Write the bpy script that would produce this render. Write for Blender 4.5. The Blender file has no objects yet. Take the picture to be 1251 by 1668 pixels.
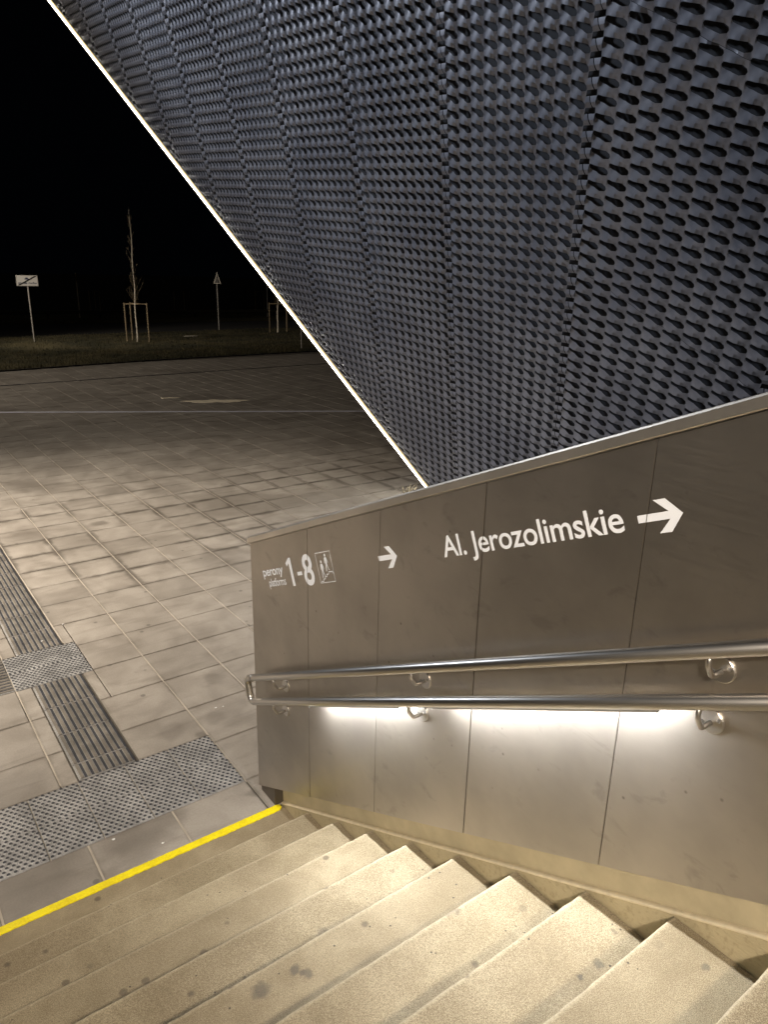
import bpy, bmesh, math, random
import numpy as np
from mathutils import Vector, Matrix
from math import sin, cos, tan, pi, radians
random.seed(7); RNG = np.random.default_rng(7)
S = bpy.context.scene
COL = S.collection

# ---------------------------------------------------------------- camera
cam_d = bpy.data.cameras.new('camera'); cam = bpy.data.objects.new('camera', cam_d); COL.objects.link(cam); S.camera = cam
cam_d.sensor_fit = 'HORIZONTAL'; cam_d.sensor_width = 36; cam_d.lens = 1189.95/1251*36
cam_d.clip_start = .05; cam_d.clip_end = 600
CR = Vector((0.8054, -0.5923, 0.0222)); CD = Vector((-0.1657, -0.2611, -0.9510)); CF = Vector((0.5690, 0.7623, -0.3085))
mw = Matrix((( CR.x, -CD.x, -CF.x, -1.7531), (CR.y, -CD.y, -CF.y, -3.3270), (CR.z, -CD.z, -CF.z, 3.1122), (0, 0, 0, 1)))
_q = mw.to_quaternion().normalized(); cam.location = mw.to_translation(); cam.rotation_mode = 'QUATERNION'; cam.rotation_quaternion = _q

# ---------------------------------------------------------------- night sky, dim ambient, exposure
W = bpy.data.worlds.new('World'); S.world = W; W.use_nodes = True
bg = W.node_tree.nodes['Background']; bg.inputs[0].default_value = (.35, .45, .7, 1); bg.inputs[1].default_value = .001
S.view_settings.view_transform = 'Standard'; S.view_settings.look = 'None'; S.view_settings.exposure = 0; S.view_settings.gamma = 1

# sky glow of the city: one very soft, very weak lamp standing in for the moonless overcast
sun_d = bpy.data.lights.new('sun', 'SUN'); sun = bpy.data.objects.new('sun', sun_d); COL.objects.link(sun)
sun_d.energy = .04; sun_d.angle = radians(60); sun_d.color = (1, .9, .78)
sun.rotation_euler = Vector((.62, .12, -.55)).to_track_quat('-Z', 'Y').to_euler()

# ---------------------------------------------------------------- node helpers
class NT:
    def __init__(s, name, rough=.6, metal=0., spec=.5):
        s.m = bpy.data.materials.new(name); s.m.use_nodes = True; s.t = s.m.node_tree
        s.b = s.t.nodes['Principled BSDF']; s.b.inputs['Roughness'].default_value = rough
        s.b.inputs['Metallic'].default_value = metal; s.b.inputs['Specular IOR Level'].default_value = spec
    def n(s, kind, **kw):
        x = s.t.nodes.new(kind)
        for k, v in kw.items(): setattr(x, k, v)
        return x
    def put(s, sock, v):
        if v is None: return
        if isinstance(v, bpy.types.NodeSocket): s.t.links.new(v, sock)
        else:
            if isinstance(v, (tuple, list)) and len(v) == 3 and sock.type == 'RGBA': v = (*v, 1)
            sock.default_value = v
    def math(s, op, a, b=None, c=None, clamp=False):
        x = s.n('ShaderNodeMath', operation=op, use_clamp=clamp)
        s.put(x.inputs[0], a); s.put(x.inputs[1], b); s.put(x.inputs[2], c)
        return x.outputs[0]
    def pos(s):
        return s.n('ShaderNodeNewGeometry').outputs['Position']
    def obj(s):
        return s.n('ShaderNodeTexCoord').outputs['Object']
    def xyz(s, v):
        x = s.n('ShaderNodeSeparateXYZ'); s.put(x.inputs[0], v); return x.outputs
    def scale(s, v, sc):
        x = s.n('ShaderNodeVectorMath', operation='MULTIPLY'); s.put(x.inputs[0], v); x.inputs[1].default_value = sc; return x.outputs[0]
    def noise(s, v, sc, det=4, rough=.55, dist=0.):
        x = s.n('ShaderNodeTexNoise'); s.put(x.inputs['Vector'], v); x.inputs['Scale'].default_value = sc
        x.inputs['Detail'].default_value = det; x.inputs['Roughness'].default_value = rough; x.inputs['Distortion'].default_value = dist
        return x.outputs[0]
    def vor(s, v, sc, feature='F1', out=0, rnd=1.):
        x = s.n('ShaderNodeTexVoronoi', feature=feature); s.put(x.inputs['Vector'], v); x.inputs['Scale'].default_value = sc
        x.inputs['Randomness'].default_value = rnd
        return x.outputs[out]
    def ramp(s, f, a, b, lo=0., hi=1.):
        x = s.n('ShaderNodeMapRange'); x.interpolation_type = 'SMOOTHSTEP'; s.put(x.inputs[0], f)
        for i, v in enumerate((a, b, lo, hi)): x.inputs[i+1].default_value = v
        return x.outputs[0]
    def mix(s, f, a, b, mode='MIX'):
        x = s.n('ShaderNodeMix', data_type='RGBA', blend_type=mode)
        s.put(x.inputs[0], f); s.put(x.inputs[6], a); s.put(x.inputs[7], b); return x.outputs[2]
    def bump(s, h, dist=.002, strength=1., normal=None):
        x = s.n('ShaderNodeBump'); s.put(x.inputs['Height'], h); x.inputs['Distance'].default_value = dist
        x.inputs['Strength'].default_value = strength; s.put(x.inputs['Normal'], normal); s.put(s.b.inputs['Normal'], x.outputs[0]); return x.outputs[0]
    def col(s, v): s.put(s.b.inputs['Base Color'], v)
    def rgh(s, v): s.put(s.b.inputs['Roughness'], v)
    def blobs(s, v, pts, wob=.35):
        """soft stains at the given places: list of (x, y, radius, strength); v = wobbled position"""
        tot = None
        for (x, y, r, k) in pts:
            d = s.n('ShaderNodeVectorMath', operation='DISTANCE'); s.put(d.inputs[0], v); d.inputs[1].default_value = (x, y, 0)
            f = s.ramp(d.outputs[1], r*1.15, r*.45, 0., k)
            tot = f if tot is None else s.math('MAXIMUM', tot, f)
        return tot
    def flat(s, v, wob=.02, sc=22.):
        """world position without height, edges wobbled by noise"""
        x = s.n('ShaderNodeTexNoise'); s.put(x.inputs['Vector'], v); x.inputs['Scale'].default_value = sc; x.inputs['Detail'].default_value = 3
        a = s.n('ShaderNodeVectorMath', operation='SUBTRACT'); s.put(a.inputs[0], x.outputs[1]); a.inputs[1].default_value = (.5, .5, .5)
        b = s.n('ShaderNodeVectorMath', operation='MULTIPLY_ADD'); s.put(b.inputs[0], a.outputs[0]); b.inputs[1].default_value = (wob*2, wob*2, 0); s.put(b.inputs[2], v)
        return s.scale(b.outputs[0], (1, 1, 0))

def simple(name, c, rough=.6, metal=0., spec=.5, noise=None, bump=0., var=.25):
    m = NT(name, rough, metal, spec)
    if noise:
        f = m.noise(m.obj(), noise, 5)
        m.col(m.mix(f, tuple(x*(1-var) for x in c), tuple(x*(1+var) for x in c)))
        if bump: m.bump(m.noise(m.obj(), noise*3, 3), bump)
    else: m.col(c)
    return m.m
def emit(name, c, s):
    m = NT(name); m.col((0, 0, 0)); m.put(m.b.inputs['Emission Color'], c); m.b.inputs['Emission Strength'].default_value = s
    return m.m

# ---- plaza slabs
def mat_slab():
    m = NT('plaza_slab_stone', .55); P = m.pos()
    g = m.scale(P, (1/.49, 1/.487, 0)); a = m.n('ShaderNodeVectorMath', operation='ADD'); m.put(a.inputs[0], g); a.inputs[1].default_value = (.08/.49, .31, 0)
    fl = m.n('ShaderNodeVectorMath', operation='FLOOR'); m.put(fl.inputs[0], a.outputs[0])
    wn = m.n('ShaderNodeTexWhiteNoise', noise_dimensions='3D'); m.put(wn.inputs[0], fl.outputs[0])
    fr = m.n('ShaderNodeVectorMath', operation='FRACTION'); m.put(fr.inputs[0], a.outputs[0])
    X = m.xyz(fr.outputs[0])
    ex = m.math('MINIMUM', X[0], m.math('SUBTRACT', 1., X[0])); ey = m.math('MINIMUM', X[1], m.math('SUBTRACT', 1., X[1]))
    edge = m.math('MINIMUM', ex, ey)
    big = m.noise(P, .55, 4, .6, .6); mid = m.noise(P, 3.2, 6, .62, .5); fine = m.noise(P, 90, 3, .7); streak = m.noise(m.scale(P, (1.2, 5.5, 1)), 1.5, 5, .6, .3)
    c = m.mix(m.ramp(mid, .25, .75), (.285, .255, .218), (.405, .37, .322))
    c = m.mix(m.math('MULTIPLY', m.ramp(streak, .5, .7), .36), c, (.17, .148, .12))
    c = m.mix(m.math('MULTIPLY', m.math('SUBTRACT', wn.outputs[0], .5), .55, clamp=True), c, (.17, .15, .125))
    c = m.mix(m.math('MULTIPLY', m.ramp(big, .48, .66), .5), c, (.16, .14, .115))
    Y = m.xyz(P)
    wetzone = m.math('MULTIPLY', m.ramp(Y[1], 3.2, 4.2), m.ramp(Y[1], 8.6, 6.4)); wz = m.math('MULTIPLY', wetzone, m.ramp(m.noise(P, .7, 3), .38, .56))
    dirt = m.math('MULTIPLY', m.ramp(m.math('ADD', edge, m.math('MULTIPLY', m.math('SUBTRACT', mid, .5), .25)), .14, .01), wz)
    c = m.mix(m.math('MULTIPLY', dirt, .66), c, (.05, .042, .032))
    c = m.mix(m.math('MULTIPLY', m.ramp(m.math('ADD', edge, m.math('MULTIPLY', m.math('SUBTRACT', mid, .5), .1)), .05, .0), .35), c, (.12, .1, .08))
    v = m.vor(P, 5.5, 'F1'); sp = m.math('MULTIPLY', m.ramp(v, .13, .07), m.ramp(m.noise(P, 2.3, 1), .5, .58))
    c = m.mix(m.math('MULTIPLY', sp, .6), c, (.09, .08, .07))
    st = m.blobs(m.flat(P, .06, 9), [(.27, 1.62, .10, .5), (.05, 1.1, .09, .45), (-.27, 1.12, .13, .5), (-.12, .95, .05, .7), (.22, .62, .08, .6), (.3, .45, .09, .5), (-.1, .2, .05, .6), (-1.3, 1.05, .25, .6),
        (-.8, .25, .22, .6), (-1.35, .3, .28, .45), (-.62, .3, .14, .6), (1.25, 7.3, .3, .7), (1.9, 7.0, .4, .5), (.62, 5.95, .12, .8), (-.25, 5.9, .3, .5), (1.4, 4.0, .35, .45), (2.6, 8.5, .6, .6), (.9, 9.3, .5, .45), (.4, 8.1, .4, .45)])
    c = m.mix(m.math('MULTIPLY', st, .62), c, (.1, .085, .068))
    c = m.mix(m.math('MULTIPLY', m.ramp(fine, .35, .7), .18), c, (.1, .09, .08))
    m.col(c); m.rgh(m.ramp(mid, .3, .7, .42, .62))
    m.bump(m.math('ADD', m.math('MULTIPLY', fine, .4), mid), .0025, .6)
    return m.m
def mat_tactile(name, base):
    m = NT(name, .45, 0.0); P = m.pos(); f = m.noise(P, 6, 5, .6); g = m.noise(P, 120, 2)
    c = m.mix(m.ramp(f, .35, .68), tuple(x*.62 for x in base), base); c = m.mix(m.math('MULTIPLY', m.ramp(g, .4, .7), .3), c, (.08, .07, .06)); m.col(c); m.bump(g, .001, .5)
    return m.m
def mat_step():
    m = NT('step_concrete', .75); P = m.pos(); Y = m.xyz(P)
    g = m.noise(P, 430, 2, .7); g2 = m.noise(P, 130, 4, .7); mid = m.noise(P, 4.5, 6, .62, .4); big = m.noise(P, 1.4, 4)
    c = m.mix(m.ramp(mid, .32, .68), (.32, .26, .155), (.49, .41, .265))
    c = m.mix(m.math('MULTIPLY', m.ramp(big, .42, .6), .45), c, (.19, .14, .075))
    c = m.mix(m.ramp(g, .41, .60), m.mix(.62, c, (.09, .062, .03)), m.mix(.12, c, (.8, .70, .5)))
    c = m.mix(m.math('MULTIPLY', m.ramp(g2, .42, .62), .28), c, (.16, .12, .07))
    # worn pale line along each nosing, ragged
    ph = m.math('FRACT', m.math('DIVIDE', m.math('MULTIPLY', Y[1], -1.), .31))
    nose = m.math('MULTIPLY', m.ramp(m.math('ADD', ph, m.math('MULTIPLY', m.math('SUBTRACT', g2, .5), .09)), .06, .0), .42)
    c = m.mix(nose, c, (.66, .57, .40))
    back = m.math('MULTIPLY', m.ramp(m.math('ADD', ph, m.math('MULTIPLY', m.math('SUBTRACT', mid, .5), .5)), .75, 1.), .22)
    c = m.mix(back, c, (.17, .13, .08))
    # gum spots and spills
    v = m.vor(m.scale(P, (1, 1, .2)), 7.5); k = m.noise(P, 3, 1)
    sp = m.math('MULTIPLY', m.ramp(m.math('ADD', v, m.math('MULTIPLY', m.math('SUBTRACT', g2, .5), .12)), .15, .09), m.ramp(k, .43, .52)); c = m.mix(m.math('MULTIPLY', sp, .72), c, (.1, .075, .05))
    v = m.vor(m.scale(P, (1, 1, .2)), 22); sp = m.math('MULTIPLY', m.ramp(v, .11, .06), m.ramp(m.noise(P, 6, 1), .54, .58)); c = m.mix(m.math('MULTIPLY', sp, .85), c, (.035, .028, .022))
    st = m.blobs(m.flat(P, .02, 40), STAINS)
    c = m.mix(m.math('MULTIPLY', st, .7), c, (.085, .07, .055))
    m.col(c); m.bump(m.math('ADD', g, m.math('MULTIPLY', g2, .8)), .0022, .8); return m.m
# stains read off the treads (x, y on the tread, radius, strength)
STAINS = [(-.952, -1.622, .040, 1.), (-.82, -1.62, .022, 1.), (-.80, -1.65, .02, 1.), (-.79, -1.665, .018, .9), (-.101, -1.532, .022, .7), (-.139, -1.505, .03, .6), (-.157, -1.811, .026, .8), (-.1, -1.79, .02, .6),
          (-.323, -1.851, .03, .7), (-.30, -1.87, .02, .7), (-.19, -2.378, .022, .8), (-.268, -2.376, .01, 1.), (-.079, -2.636, .014, .8), (-.08, -2.43, .016, .7), (-.03, -2.16, .022, .6), (-.05, -2.329, .016, .6),
          (-.586, -1.423, .03, .6), (-.432, -1.51, .024, .7), (-.185, -.486, .03, .5), (-.13, -.817, .03, .45), (-.802, -.82, .012, 1.), (-.845, -.496, .012, 1.), (-.742, -.291, .012, 1.), (-1.05, -.566, .01, 1.), (-.919, -1.427, .01, 1.), (-.5, -1.15, .035, .4), (-.7, -.9, .03, .4)]
def mat_metal(name, base, rough=.38, smear=True, metal=.9, streak=(1.5, 1.5, 90)):
    m = NT(name, rough, metal); P = m.pos(); f = m.noise(P, 2.2, 4, .55); br = m.noise(m.scale(P, streak), 3., 3, .6)
    c = m.mix(m.ramp(f, .3, .7), tuple(x*.86 for x in base), tuple(x*1.08 for x in base))
    if smear:
        v = m.noise(m.scale(P, (1, 1.2, 2.2)), 5, 4, .65, .6); c = m.mix(m.math('MULTIPLY', m.ramp(v, .57, .74), .30), c, tuple(x*.45 for x in base))
        d = m.vor(P, 9.); c = m.mix(m.math('MULTIPLY', m.math('MULTIPLY', m.ramp(d, .07, .02), m.ramp(f, .45, .55)), .7), c, tuple(x*.3 for x in base))
    m.col(c); m.rgh(m.math('ADD', m.math('MULTIPLY', br, .14), rough-.05))
    m.bump(m.math('ADD', m.math('MULTIPLY', m.noise(P, 1.6, 2), 3.), m.math('MULTIPLY', br, .06)), .0015, .5)
    return m.m

M_slab = mat_slab()
M_tile = mat_tactile('tactile_tile', (.40, .395, .385)); M_stud = mat_tactile('worn_stud', (.042, .045, .054)); M_rib = mat_tactile('tactile_rib', (.24, .215, .18))
M_groutL = simple('pale_grout', (.40, .355, .29), .8, noise=5, bump=.001, var=.45); M_groutD = simple('dark_joint', (.10, .086, .068), .9, noise=14)
M_step = mat_step()
def mat_yellow():
    m = NT('yellow_paint', .55); P = m.pos(); g = m.noise(P, 110, 4, .7); k = m.noise(P, 9, 4)
    c = m.mix(m.ramp(m.math('ADD', m.math('MULTIPLY', g, .6), m.math('MULTIPLY', k, .6)), .52, .72), (.95, .80, .004), (.80, .64, .006)); m.col(c); m.bump(g, .001, .5); return m.m
M_yellow = mat_yellow()
M_stone = simple('skirting_stone', (.43, .365, .235), .6, noise=9, bump=.0015, var=.3)
M_clad = mat_metal('brushed_cladding', (.43, .388, .335), .39, True, .94)
M_cap = mat_metal('cap_steel', (.58, .53, .46), .36, False, .85)
M_plinth = simple('dark_plinth', (.085, .07, .055), .6, .2, noise=8)
M_gap = simple('joint_shadow_gap', (.012, .011, .01), .9)
M_steel = simple('rail_steel', (.60, .57, .53), .33, 1., noise=3, var=.06)
M_letter = simple('white_lettering', (.93, .94, .96), .5)
M_dark = simple('dark_backing', (.010, .012, .018), .8)
M_screw = simple('screw_steel', (.3, .29, .27), .35, .9); M_hole = simple('screw_socket', (.02, .02, .02), .6)
def mat_mesh():
    m = NT('coated_mesh_metal', .39, .32); P = m.pos(); f = m.noise(P, 1.3, 4); g = m.noise(P, 30, 3)
    c = m.mix(m.ramp(f, .35, .65), (.118, .124, .152), (.165, .171, .198)); c = m.mix(m.math('MULTIPLY', m.ramp(g, .5, .7), .25), c, (.1, .1, .12)); m.col(c); return m.m
M_mesh = mat_mesh()
M_led = emit('led_core', (1, .965, .87), 26.); M_ledhalo = emit('led_halo', (1, .74, .34), 1.15)
M_lamp = emit('rail_light_diffuser', (.95, .972, 1), 350.)

# ---------------------------------------------------------------- mesh helpers
def mk(name, verts, faces, mats, parent=None, smooth=False, midx=None):
    me = bpy.data.meshes.new(name); me.from_pydata([tuple(v) for v in verts], [], [tuple(f) for f in faces])
    for m in (mats if isinstance(mats, (list, tuple)) else [mats]): me.materials.append(m)
    if midx is not None: me.polygons.foreach_set('material_index', midx)
    if smooth: me.polygons.foreach_set('use_smooth', [True]*len(me.polygons))
    me.update(); return place(name, me, parent)
def place(name, me, parent=None, loc=None):
    o = bpy.data.objects.new(name, me); COL.objects.link(o)
    if loc is not None: o.location = loc
    if parent is not None: o.parent = parent
    return o
def bmk(name, bm, mats, parent=None, smooth=False):
    me = bpy.data.meshes.new(name); bmesh.ops.recalc_face_normals(bm, faces=bm.faces); bm.to_mesh(me); bm.free()
    for m in (mats if isinstance(mats, (list, tuple)) else [mats]): me.materials.append(m)
    if smooth: me.polygons.foreach_set('use_smooth', [True]*len(me.polygons))
    return place(name, me, parent)
def empty(name, loc=(0, 0, 0)):
    o = bpy.data.objects.new(name, None); COL.objects.link(o); o.location = loc; o.empty_display_size = .2; return o
def tag(o, label=None, cat=None, group=None, kind=None):
    if label: o['label'] = label
    if cat: o['category'] = cat
    if group: o['group'] = group
    if kind: o['kind'] = kind
    return o
def box(bm, x0, x1, y0, y1, z0, z1, bev=0.):
    r = bmesh.ops.create_cube(bm, size=1.)
    for v in r['verts']: v.co = Vector(((x0+x1)/2+v.co.x*(x1-x0), (y0+y1)/2+v.co.y*(y1-y0), (z0+z1)/2+v.co.z*(z1-z0)))
    if bev:
        es = list({e for v in r['verts'] for e in v.link_edges}); bmesh.ops.bevel(bm, geom=es, offset=bev, segments=2, affect='EDGES', profile=.6)
def prism_yz(bm, pts, x0, x1):
    """polygon in the (y, z) plane, extruded in x"""
    a = [bm.verts.new((x0, y, z)) for y, z in pts]; b = [bm.verts.new((x1, y, z)) for y, z in pts]; n = len(pts)
    bm.faces.new(a); bm.faces.new(b[::-1])
    for i in range(n): bm.faces.new((a[i], b[i], b[(i+1) % n], a[(i+1) % n]))
def tube(bm, pts, rad, seg=12, caps=True):
    pts = [Vector(p) for p in pts]; rad = rad if isinstance(rad, (list, tuple)) else [rad]*len(pts); rings = []; up = None
    for i, p in enumerate(pts):
        t = ((pts[min(i+1, len(pts)-1)]-pts[max(i-1, 0)])).normalized()
        if up is None: up = t.orthogonal().normalized()
        up = (up-t*up.dot(t)).normalized(); w = t.cross(up)
        rings.append([bm.verts.new(p+(up*cos(2*pi*k/seg)+w*sin(2*pi*k/seg))*rad[i]) for k in range(seg)])
    for a, b in zip(rings, rings[1:]):
        for k in range(seg): bm.faces.new((a[k], a[(k+1) % seg], b[(k+1) % seg], b[k]))
    if caps: bm.faces.new(rings[0][::-1]); bm.faces.new(rings[-1])
def fillet(pts, r, n=7):
    pts = [Vector(p) for p in pts]; out = [pts[0]]
    for a, b, c in zip(pts, pts[1:], pts[2:]):
        u = (a-b).normalized(); v = (c-b).normalized(); ang = u.angle(v); d = min(r/tan(ang/2), (a-b).length*.48, (c-b).length*.48)
        p0, p1 = b+u*d, b+v*d
        for k in range(n+1):
            t = k/n; out.append(p0*(1-t)**2+b*2*t*(1-t)+p1*t*t)
    return out+[pts[-1]]

# ================================================================= GROUND
RISE, RUN = .1619, .31
ground = mk('ground', [(-60, -30, -.03), (160, -30, -.03), (160, 400, -.03), (-60, 400, -.03)], [(0, 1, 2, 3)], simple('far_asphalt', (.012, .011, .010), .95, noise=.6), None); tag(ground, kind='structure')
plaza = mk('plaza', [(-12, 0.0, -.012), (30, 0.0, -.012), (30, 23.6, -.012), (15.56, 23.44, -.012), (7.39, 22.93, -.012), (2.25, 22.02, -.012), (-12, 21.2, -.012)], [(0, 1, 2, 3, 4, 5, 6)], M_groutD); tag(plaza, 'pale stone paved plaza', kind='structure')
# slabs on a .49 grid
GX, GY, PX, PY = -.08, .34, .49, .487
def slab_mesh(w, l, name='paving_slab', b=.004, t=.012):
    bm = bmesh.new(); box(bm, 0, w, 0, l, -t, 0)
    es = [e for e in bm.edges if all(v.co.z > -.001 for v in e.verts)]; bmesh.ops.bevel(bm, geom=es, offset=b, segments=1, affect='EDGES')
    bmesh.ops.delete(bm, geom=[f for f in bm.faces if f.calc_center_median().z < -t+.001 ], context='FACES')
    me = bpy.data.meshes.new(name); bm.to_mesh(me); bm.free(); me.materials.append(M_slab); return me
SM = slab_mesh(PX-.009, PY-.006)
def ynear_curve(x):   # where the plaza ends at the grass
    return 21.2+(x+12)*.0575 if x < 2.25 else (22.02+(x-2.25)*.177 if x < 7.39 else 22.93+(x-7.39)*.0624)
def taken(x0, x1, y0, y1):
    for (a, b, c, d) in ((-4.2, -.08, .34, .93), (-.952, -.588, .93, 2.28), (-1.064, -.484, 2.28, 2.862), (-.952, -.588, 2.86, 12.2), (-4.2, -1.06, 2.29, 2.82)):
        if x0 < b-.002 and x1 > a+.002 and y0 < d-.002 and y1 > c+.002: return (a, b, c, d)
    return None
FH = (4.97, 4.39)
cells = []
for i in range(-8, 40):
    for j in range(-1, 46):
        x0, y0 = GX+i*PX, GY+j*PY
        y1 = min(y0+PY, ynear_curve(x0)-.02)
        if y1-y0 < .1: continue
        if j == -1: y0 = .012
        if x0 < -4.2 or x0 > 18: continue
        if x0 > 5.2+max(0, (0)) and y0 < 4.0: continue
        cells.append((x0, x0+PX, y0, y1))
pieces = []
for (x0, x1, y0, y1) in cells:
    rects = [(x0, x1, y0, y1)]
    for (a, b, c, d) in ((-4.2, -.08, .34, .93), (-.952, -.588, .93, 2.28), (-1.064, -.484, 2.28, 2.862), (-.952, -.588, 2.86, 12.2), (-4.2, -1.06, 2.29, 2.82)):
        nr = []
        for (p, q_, r, s) in rects:
            if p >= b-.002 or q_ <= a+.002 or r >= d-.002 or s <= c+.002: nr.append((p, q_, r, s)); continue
            if p < a: nr.append((p, a, r, s))
            if q_ > b: nr.append((b, q_, r, s))
            pp, qq = max(p, a), min(q_, b)
            if r < c: nr.append((pp, qq, r, c))
            if s > d: nr.append((pp, qq, d, s))
        rects = nr
    for r in rects:
        if r[1]-r[0] > .03 and r[3]-r[2] > .03: pieces.append(r)
# keep under-wall area free (wall stands on x 0..0.1, y<.2) and building footprint slabs dropped far inside
camxy = Vector((-1.75, -3.33))
def seen(r):
    cx, cy = (r[0]+r[1])/2, (r[2]+r[3])/2; v = Vector((cx-camxy.x, cy-camxy.y, -3.1)); z = v.dot(CF)
    u = 625.5+1190*v.dot(CR)/z; w = 834+1190*v.dot(CD)/z
    return -60 < u < 760 and w < 1720 and not (u > 440 and w > 870)
pieces.sort(key=lambda r: (not seen(r), (Vector(((r[0]+r[1])/2, (r[2]+r[3])/2))-camxy).length))
near = pieces[:292]; far = pieces[292:]
gl_v, gl_f = [], []
for r in near:
    w, l = r[1]-r[0], r[3]-r[2]
    me = SM if abs(w-PX) < .001 and abs(l-PY) < .001 else slab_mesh(w-.009, l-.006)
    o = place('paving_slab', me, plaza, (r[0]+.0045, r[2]+.003, random.uniform(-.0012, .0012)))
    o.rotation_euler = (random.uniform(-.002, .002), random.uniform(-.002, .002), 0)
fv, ff = [], []
for r in far:
    n = len(fv); z = random.uniform(-.0015, .0015); g = .0045; b = .004
    x0, x1, y0, y1 = r[0]+g, r[1]-g, r[2]+.003, r[3]-.003
    fv += [(x0, y0, z-.008), (x1, y0, z-.008), (x1, y1, z-.008), (x0, y1, z-.008), (x0+b, y0+b, z), (x1-b, y0+b, z), (x1-b, y1-b, z), (x0+b, y1-b, z)]
    ff += [(n+4, n+5, n+6, n+7), (n, n+1, n+5, n+4), (n+1, n+2, n+6, n+5), (n+2, n+3, n+7, n+6), (n+3, n, n+4, n+7)]
o = mk('far_paving_slabs', fv, ff, M_slab, plaza); tag(o, kind='stuff')
# pale grout lines lie in the lengthwise joints
gv, gf = [], []
for i in range(-8, 40):
    x = GX+i*PX; ya, yb = (.93 if -1.1 < x-.0 <= -.08 and x > -.1 else .012), ynear_curve(x)-.05
    if x < -.1: ya = 2.9 if -1.06 < x < -.5 else .95
    if x < -4.2 or x > 18: continue
    n = len(gv); k = int((yb-ya)/.25)+1; zz = -.0036
    for t in range(k+1):
        y = ya+(yb-ya)*t/k; w = .0050*(1+.35*sin(t*1.7+i)); xx = x+.0012*sin(t*.9+i*3)
        gv += [(xx-w, y, zz), (xx+w, y, zz)]
    gf += [(n+2*t, n+2*t+1, n+2*t+3, n+2*t+2) for t in range(k)]
    if x < -.1:
        n = len(gv); gv += [(x-.006, .022, zz), (x+.006, .022, zz), (x+.005, .335, zz), (x-.006, .335, zz)]; gf.append((n, n+1, n+2, n+3))
o = mk('grout_lines', gv, gf, M_groutL, plaza); tag(o, 'pale grout in the lengthwise joints', kind='stuff')

# ---- tactile paving: studded tiles and ribbed tiles
tact = mk('tactile_paving', [(-4.2, .33, -.0105), (-.075, .33, -.0105), (-.075, .935, -.0105), (-4.2, .935, -.0105)], [(0, 1, 2, 3)], M_groutL)
tag(tact, 'tactile guide strip with studded and ribbed tiles set into the plaza', kind='structure')
def tile_mesh(w, l, name):
    bm = bmesh.new(); box(bm, 0, w, 0, l, -.012, -.0005)
    es = [e for e in bm.edges if all(v.co.z > -.001 for v in e.verts)]; bmesh.ops.bevel(bm, geom=es, offset=.003, segments=1, affect='EDGES')
    me = bpy.data.meshes.new(name); bm.to_mesh(me); bm.free(); me.materials.append(M_tile); return me
def studs_mesh(w, l, nx, ny):
    bm = bmesh.new(); px, py = w/nx, l/ny
    for j in range(ny):
        for i in range(nx):
            cx, cy = px*(i+.5+(.25 if j % 2 else -.25)), py*(j+.5); r = .0097*random.uniform(.9, 1.08); tp = []; bt = []
            for k in range(8):
                a = 2*pi*k/8; bt.append(bm.verts.new((cx+cos(a)*r*1.45, cy+sin(a)*r*1.45, -.0005))); tp.append(bm.verts.new((cx+cos(a)*r, cy+sin(a)*r, .0045)))
            f = bm.faces.new(tp); f.material_index = 1
            for k in range(8): bm.faces.new((bt[k], bt[(k+1) % 8], tp[(k+1) % 8], tp[k]))
    me = bpy.data.meshes.new('studs'); bm.to_mesh(me); bm.free(); me.materials.append(M_tile); me.materials.append(M_stud); return me
def ribs_mesh(w, l, n, along_y=True):
    """raised pale ribs; dark dirt lies in the channels between them"""
    bm = bmesh.new(); P_ = (w if along_y else l)/n; L = l if along_y else w
    def quad(pts, mi):
        vs = [bm.verts.new((a, b, c) if along_y else (b, a, c)) for a, b, c in pts]; f = bm.faces.new(vs); f.material_index = mi
    for i in range(n):
        c = P_*(i+.5); h = P_*.2; s = .0025; e = .004
        quad([(c-h, e, .0045), (c+h, e, .0045), (c+h, L-e, .0045), (c-h, L-e, .0045)], 0)
        for sg in (-1, 1): quad([(c+sg*h, e, .0045), (c+sg*h, L-e, .0045), (c+sg*(h+s), L-e, 0), (c+sg*(h+s), e, 0)], 0)
        quad([(c-h, e, .0045), (c-h-s, e, 0), (c+h+s, e, 0), (c+h, e, .0045)], 0)
        quad([(c+P_/2-.0085, e, .0004), (c+P_/2+.0085, e, .0004), (c+P_/2+.0085, L-e, .0004), (c+P_/2-.0085, L-e, .0004)], 1)
    bmesh.ops.recalc_face_normals(bm, faces=bm.faces)
    for f in bm.faces:
        if f.normal.z < 0: f.normal_flip()
    me = bpy.data.meshes.new('ribs'); bm.to_mesh(me); bm.free(); me.materials.append(M_rib); me.materials.append(M_stud); return me
TM = tile_mesh(.286, .289, 'studded_tile'); TS = [studs_mesh(.286, .289, 8, 11) for _ in range(2)]
def stud_tile(x, y, tm=TM, ts=None):
    o = place('studded_tile', tm, tact, (x, y, random.uniform(-.001, .001))); s = place('studs', ts or random.choice(TS), o); return o
for i in range(14):
    for j in range(2): stud_tile(-.08-.294*(i+1)+.002, .342+j*.295)
for i in range(2):
    for j in range(2): stud_tile(-1.061+.287*i, 2.285+j*.287, None or TM, TS[0])
RT = tile_mesh(.352, .386, 'ribbed_tile'); RS = ribs_mesh(.352, .386, 8)
y = .942; k = 0
ys = [.942, 1.118, 1.505, 1.892]
for a, b in zip(ys, ys[1:]+[2.279]):
    me = tile_mesh(.352, b-a-.005, 'ribbed_tile'); o = place('ribbed_tile', me, tact, (-.946, a, 0)); place('ribs', ribs_mesh(.352, b-a-.005, 8), o)
for k in range(24):
    o = place('ribbed_tile', RT, tact, (-.946, 2.868+k*.389, random.uniform(-.001, .001))); place('ribs', RS, o)
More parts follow.
